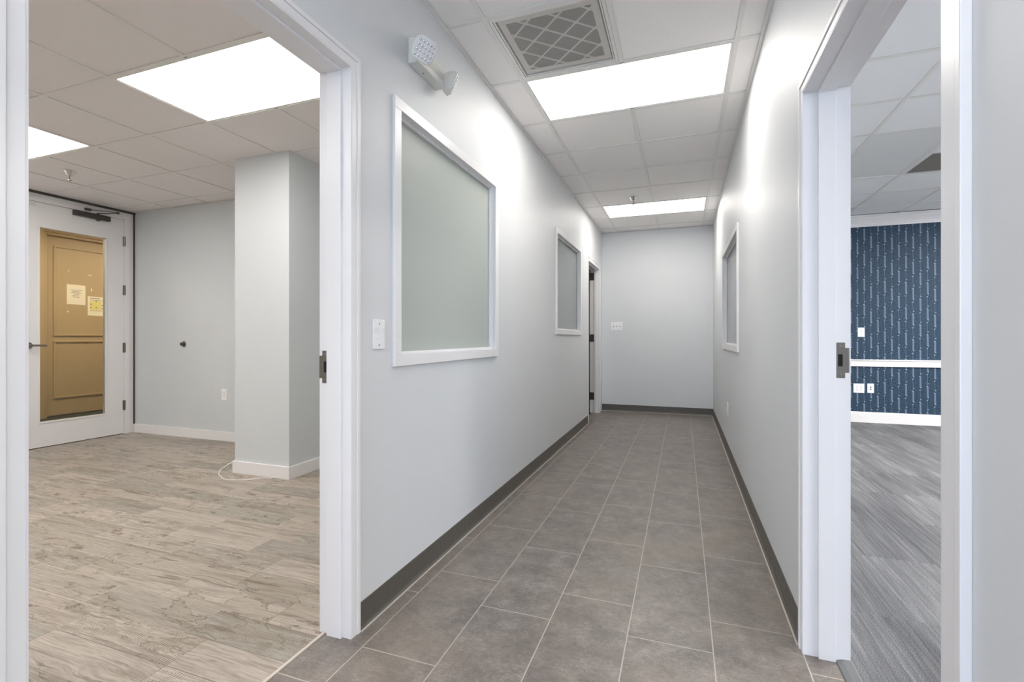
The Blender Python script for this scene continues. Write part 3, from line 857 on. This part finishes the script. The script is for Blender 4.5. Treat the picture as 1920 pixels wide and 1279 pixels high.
# ------------------------------------------------------------------ plates and outlets
def plate(name, loc, nrm, wd, hg, label, cat, kind, group=None):
    r_ = tag(empty(name, loc), label, cat, group)
    n_ = Vector(nrm)
    M = frame_at(Vector(loc), n_)            # local x across, y up, z out
    b = MB()
    b.obox(M @ Matrix.Translation((0, 0, 0.003)), wd, hg, 0.006)
    b.build('cover_plate', M_plastic, r_, bevel=0.002)
    def bx(x, y, sx, sy, z0, z1, name_, mat):
        MB().obox(M @ Matrix.Translation((x, y, (z0 + z1) / 2)), sx, sy, z1 - z0).build(name_, mat, r_)
    def screw(x, y):
        MB().lathe(M @ Matrix.Translation((x, y, 0.006)), [(0.0034, 0), (0.0028, 0.0008)], 12).build('screw', M_bronze, r_)
    if kind == 'blank':
        screw(0, hg * 0.36); screw(0, -hg * 0.36)
    if kind == 'toggle3':
        for k in (-1, 0, 1):
            x = k * 0.046
            bx(x, 0, 0.010, 0.024, 0.006, 0.0064, 'switch_slot', M_slot)
            MB().obox(M @ Matrix.Translation((x, 0.004, 0.012)) @ Matrix.Rotation(-0.4, 4, 'X'), 0.0075, 0.009, 0.016).build('toggle', M_plastic, r_)
            screw(x, 0.03); screw(x, -0.03)
    if kind in ('outlet', 'outlet2'):
        for ox in ((0,) if kind == 'outlet' else (-0.023, 0.023)):
            for oy in (-0.0195, 0.0195):
                MB().lathe(M @ Matrix.Translation((ox, oy, 0.006)), [(0.0165, 0), (0.0165, 0.0012)], 20, 3).build('socket', M_plastic, r_)
                b2 = MB()
                for sx_ in (-0.006, 0.006): b2.obox(M @ Matrix.Translation((ox + sx_, oy + 0.003, 0.0074)), 0.0024, 0.009, 0.0004)
                b2.obox(M @ Matrix.Translation((ox, oy - 0.008, 0.0074)), 0.005, 0.005, 0.0004)
                b2.build('slots', M_slot, r_)
            screw(ox, 0)
    if kind == 'jack':
        for oy in (-0.014, 0.014):
            bx(0, oy, 0.015, 0.015, 0.006, 0.0066, 'jack_port', M_slot)
    return r_
plate('wall_plate', (XL, 1.647, 1.1375), (1, 0, 0), 0.078, 0.120, 'blank white wall plate beside the large frosted window', 'wall plate', 'blank')
plate('light_switch', (-0.9485, YE, 1.297), (0, -1, 0), 0.170, 0.124, 'white triple toggle switch plate on the hallway end wall', 'light switch', 'toggle3')
plate('wall_plate', (XR, 5.03, 0.435), (-1, 0, 0), 0.080, 0.122, 'small white plate low on the right hallway wall', 'wall plate', 'blank')
plate('wall_outlet', (-4.688, YW, 0.505), (0, -1, 0), 0.074, 0.122, 'white outlet low on the grey wall left of the column', 'outlet', 'outlet')
plate('wall_outlet', (2.224, YBL, 1.194), (0, -1, 0), 0.075, 0.122, 'white outlet on the blue wall above the chair rail', 'outlet', 'outlet')
plate('wall_outlet', (2.198, YBL, 0.452), (0, -1, 0), 0.122, 0.122, 'wide white double outlet on the blue wall below the chair rail', 'outlet', 'outlet2')
plate('data_plate', (2.329, YBL, 0.456), (0, -1, 0), 0.074, 0.122, 'white plate with two dark jacks on the blue wall below the chair rail', 'wall plate', 'jack')

# pipe stub in the grey wall
r = tag(empty('pipe_stub', (-5.311, YW, 1.05)), 'dark capped pipe end sticking out of the grey wall', 'pipe')
MB().lathe(frame_at((-5.311, YW, 1.05), (0, -1, 0)), [(0.034, 0), (0.034, 0.002), (0.024, 0.006)], 24).build('escutcheon', M_bronze, r, smooth=True)
MB().lathe(frame_at((-5.311, YW - 0.004, 1.05), (0, -1, 0)), [(0.019, 0), (0.019, 0.03), (0.015, 0.034)], 18).build('pipe_end', M_dark, r, smooth=True)

# ------------------------------------------------------------------ sprinklers
def sprinkler(x, y, z, label):
    r_ = tag(empty('sprinkler_head', (x, y, z)), label, 'sprinkler')
    M = Matrix.Translation((x, y, z)) @ Matrix.Rotation(PI, 4, 'X')
    MB().lathe(M, [(0.045, 0.0), (0.045, 0.002), (0.040, 0.006), (0.024, 0.034), (0.018, 0.038), (0.012, 0.039)], 32).build('escutcheon', M_chrome, r_, smooth=True)
    MB().lathe(M, [(0.011, 0.036), (0.011, 0.050), (0.008, 0.052)], 16).build('body', M_chrome, r_, smooth=True)
    b_ = MB()
    for s_ in (-1, 1):
        b_.tube([M @ Vector((s_ * 0.010, 0, 0.050)), M @ Vector((s_ * 0.013, 0, 0.060)), M @ Vector((s_ * 0.009, 0, 0.074)), M @ Vector((s_ * 0.002, 0, 0.080))], 0.003, 8)
    b_.build('frame_arms', M_chrome, r_, smooth=True)
    b_ = MB().lathe(M, [(0.005, 0.078), (0.016, 0.080), (0.016, 0.0815), (0.004, 0.0835)], 20)
    b_.build('deflector', M_chrome, r_)
    MB().cyl(M @ Vector((0, 0, 0.052)), M @ Vector((0, 0, 0.078)), 0.0022, 8).build('bulb', flat('red glass bulb', (150, 60, 50), 0.1), r_)
sprinkler(-5.153, 2.67, ZL, 'chrome sprinkler head on the ceiling of the left room')
sprinkler(-0.533, 5.62, ZC, 'chrome sprinkler head on the hallway ceiling before the far light panel')

# ------------------------------------------------------------------ emergency light
r = tag(empty('emergency_light', (XL, 2.0, 2.42)), 'white twin head emergency light on the hallway wall above the frosted window', 'emergency light')
y0, y1, z0, z1 = 1.872, 2.128, 2.366, 2.482
b = MB()
b.prism([(XL, z0), (XL + 0.053, z0), (XL + 0.060, z0 + 0.02), (XL + 0.050, z1 - 0.02), (XL + 0.035, z1), (XL, z1)], 1, y0, y1)
b.build('housing', M_plastic_ivory, r, bevel=0.004)
b = MB().cyl((XL + 0.026, 1.965, z0 - 0.0012), (XL + 0.026, 1.965, z0 + 0.001), 0.003, 10)
b.build('test_button', M_slot, r)
M_lens = NT('clear faceted lens', 0.12, color=srgb(235, 236, 240), metal=0.9).m
def head(loc, d, up):
    d = Vector(d).normalized()
    M = frame_at(Vector(loc), d, up)
    b_ = MB()
    b_.lathe(M, [(0.010, -0.052), (0.026, -0.046), (0.040, -0.030), (0.049, -0.010), (0.051, 0.0), (0.051, 0.006), (0.047, 0.009)], 32, 2.2)
    h_ = b_.build('lamp_head', M_plastic_ivory, r, smooth=True)
    l_ = MB()
    l_.lathe(M @ Matrix.Translation((0, 0, 0.006)), [(0.046, 0), (0.046, 0.005)], 32, 2.6)
    for i in range(5):
        for j in range(4):
            px, py = (i - 2) * 0.0165, (j - 1.5) * 0.0205
            l_.lathe(M @ Matrix.Translation((px, py, 0.0112)), [(0.0078, 0), (0.0066, 0.003), (0.0035, 0.0052)], 8)
    l_.build('lens', M_lens, h_, smooth=True)
    n_ = MB()
    a_ = Vector(loc) - d * 0.046
    n_.cyl(a_, (XL + 0.045, a_.y + (0.012 if a_.y < 2 else -0.012), a_.z), 0.014, 14)
    n_.build('swivel', M_plastic_ivory, r)
head((XL + 0.104, 1.838, 2.386), (0.55, -0.66, -0.50), (0.15, 0.3, 1))
head((XL + 0.083, 2.142, 2.395), (0.62, 0.55, -0.32), (0, 0, 1))

# ------------------------------------------------------------------ cables
def smoothpts(p, n=6):
    p = [Vector(q) for q in p]; out = []
    for i in range(len(p) - 1):
        a, b_, c_, d_ = p[max(i-1, 0)], p[i], p[i+1], p[min(i+2, len(p)-1)]
        for k in range(n):
            t = k / n
            out.append(0.5 * ((2*b_) + (-a + c_)*t + (2*a - 5*b_ + 4*c_ - d_)*t*t + (-a + 3*b_ - 3*c_ + d_)*t**3))
    out.append(p[-1]); return out
o = MB().tube(smoothpts([(-3.545, 3.06, 0.092), (-3.60, 3.02, 0.07), (-3.66, 2.96, 0.02), (-3.60, 2.88, 0.004), (-3.50, 2.82, 0.004), (-3.38, 2.775, 0.004), (-3.24, 2.82, 0.004), (-3.16, 2.90, 0.004), (-3.08, 2.925, 0.004)]), 0.0032, 8).build('cable', M_plastic, smooth=True, base=(-3.4, 2.85, 0.0))
tag(o, 'thin white cable lying on the wood look floor at the foot of the column', 'cable')
o = MB().tube(smoothpts([(XL + 0.004, 3.60, ZC - 0.008), (XL + 0.006, 3.80, ZC - 0.014), (XL + 0.008, 3.84, ZC - 0.03), (XL + 0.006, 3.88, ZC - 0.02), (XL + 0.004, 4.1, ZC - 0.009), (XL + 0.004, 4.4, ZC - 0.008)]), 0.004, 8).build('cable', M_plastic, smooth=True, base=(XL, 3.85, ZC - 0.02))
tag(o, 'short white cable loop at the top of the left hallway wall under the ceiling', 'cable')
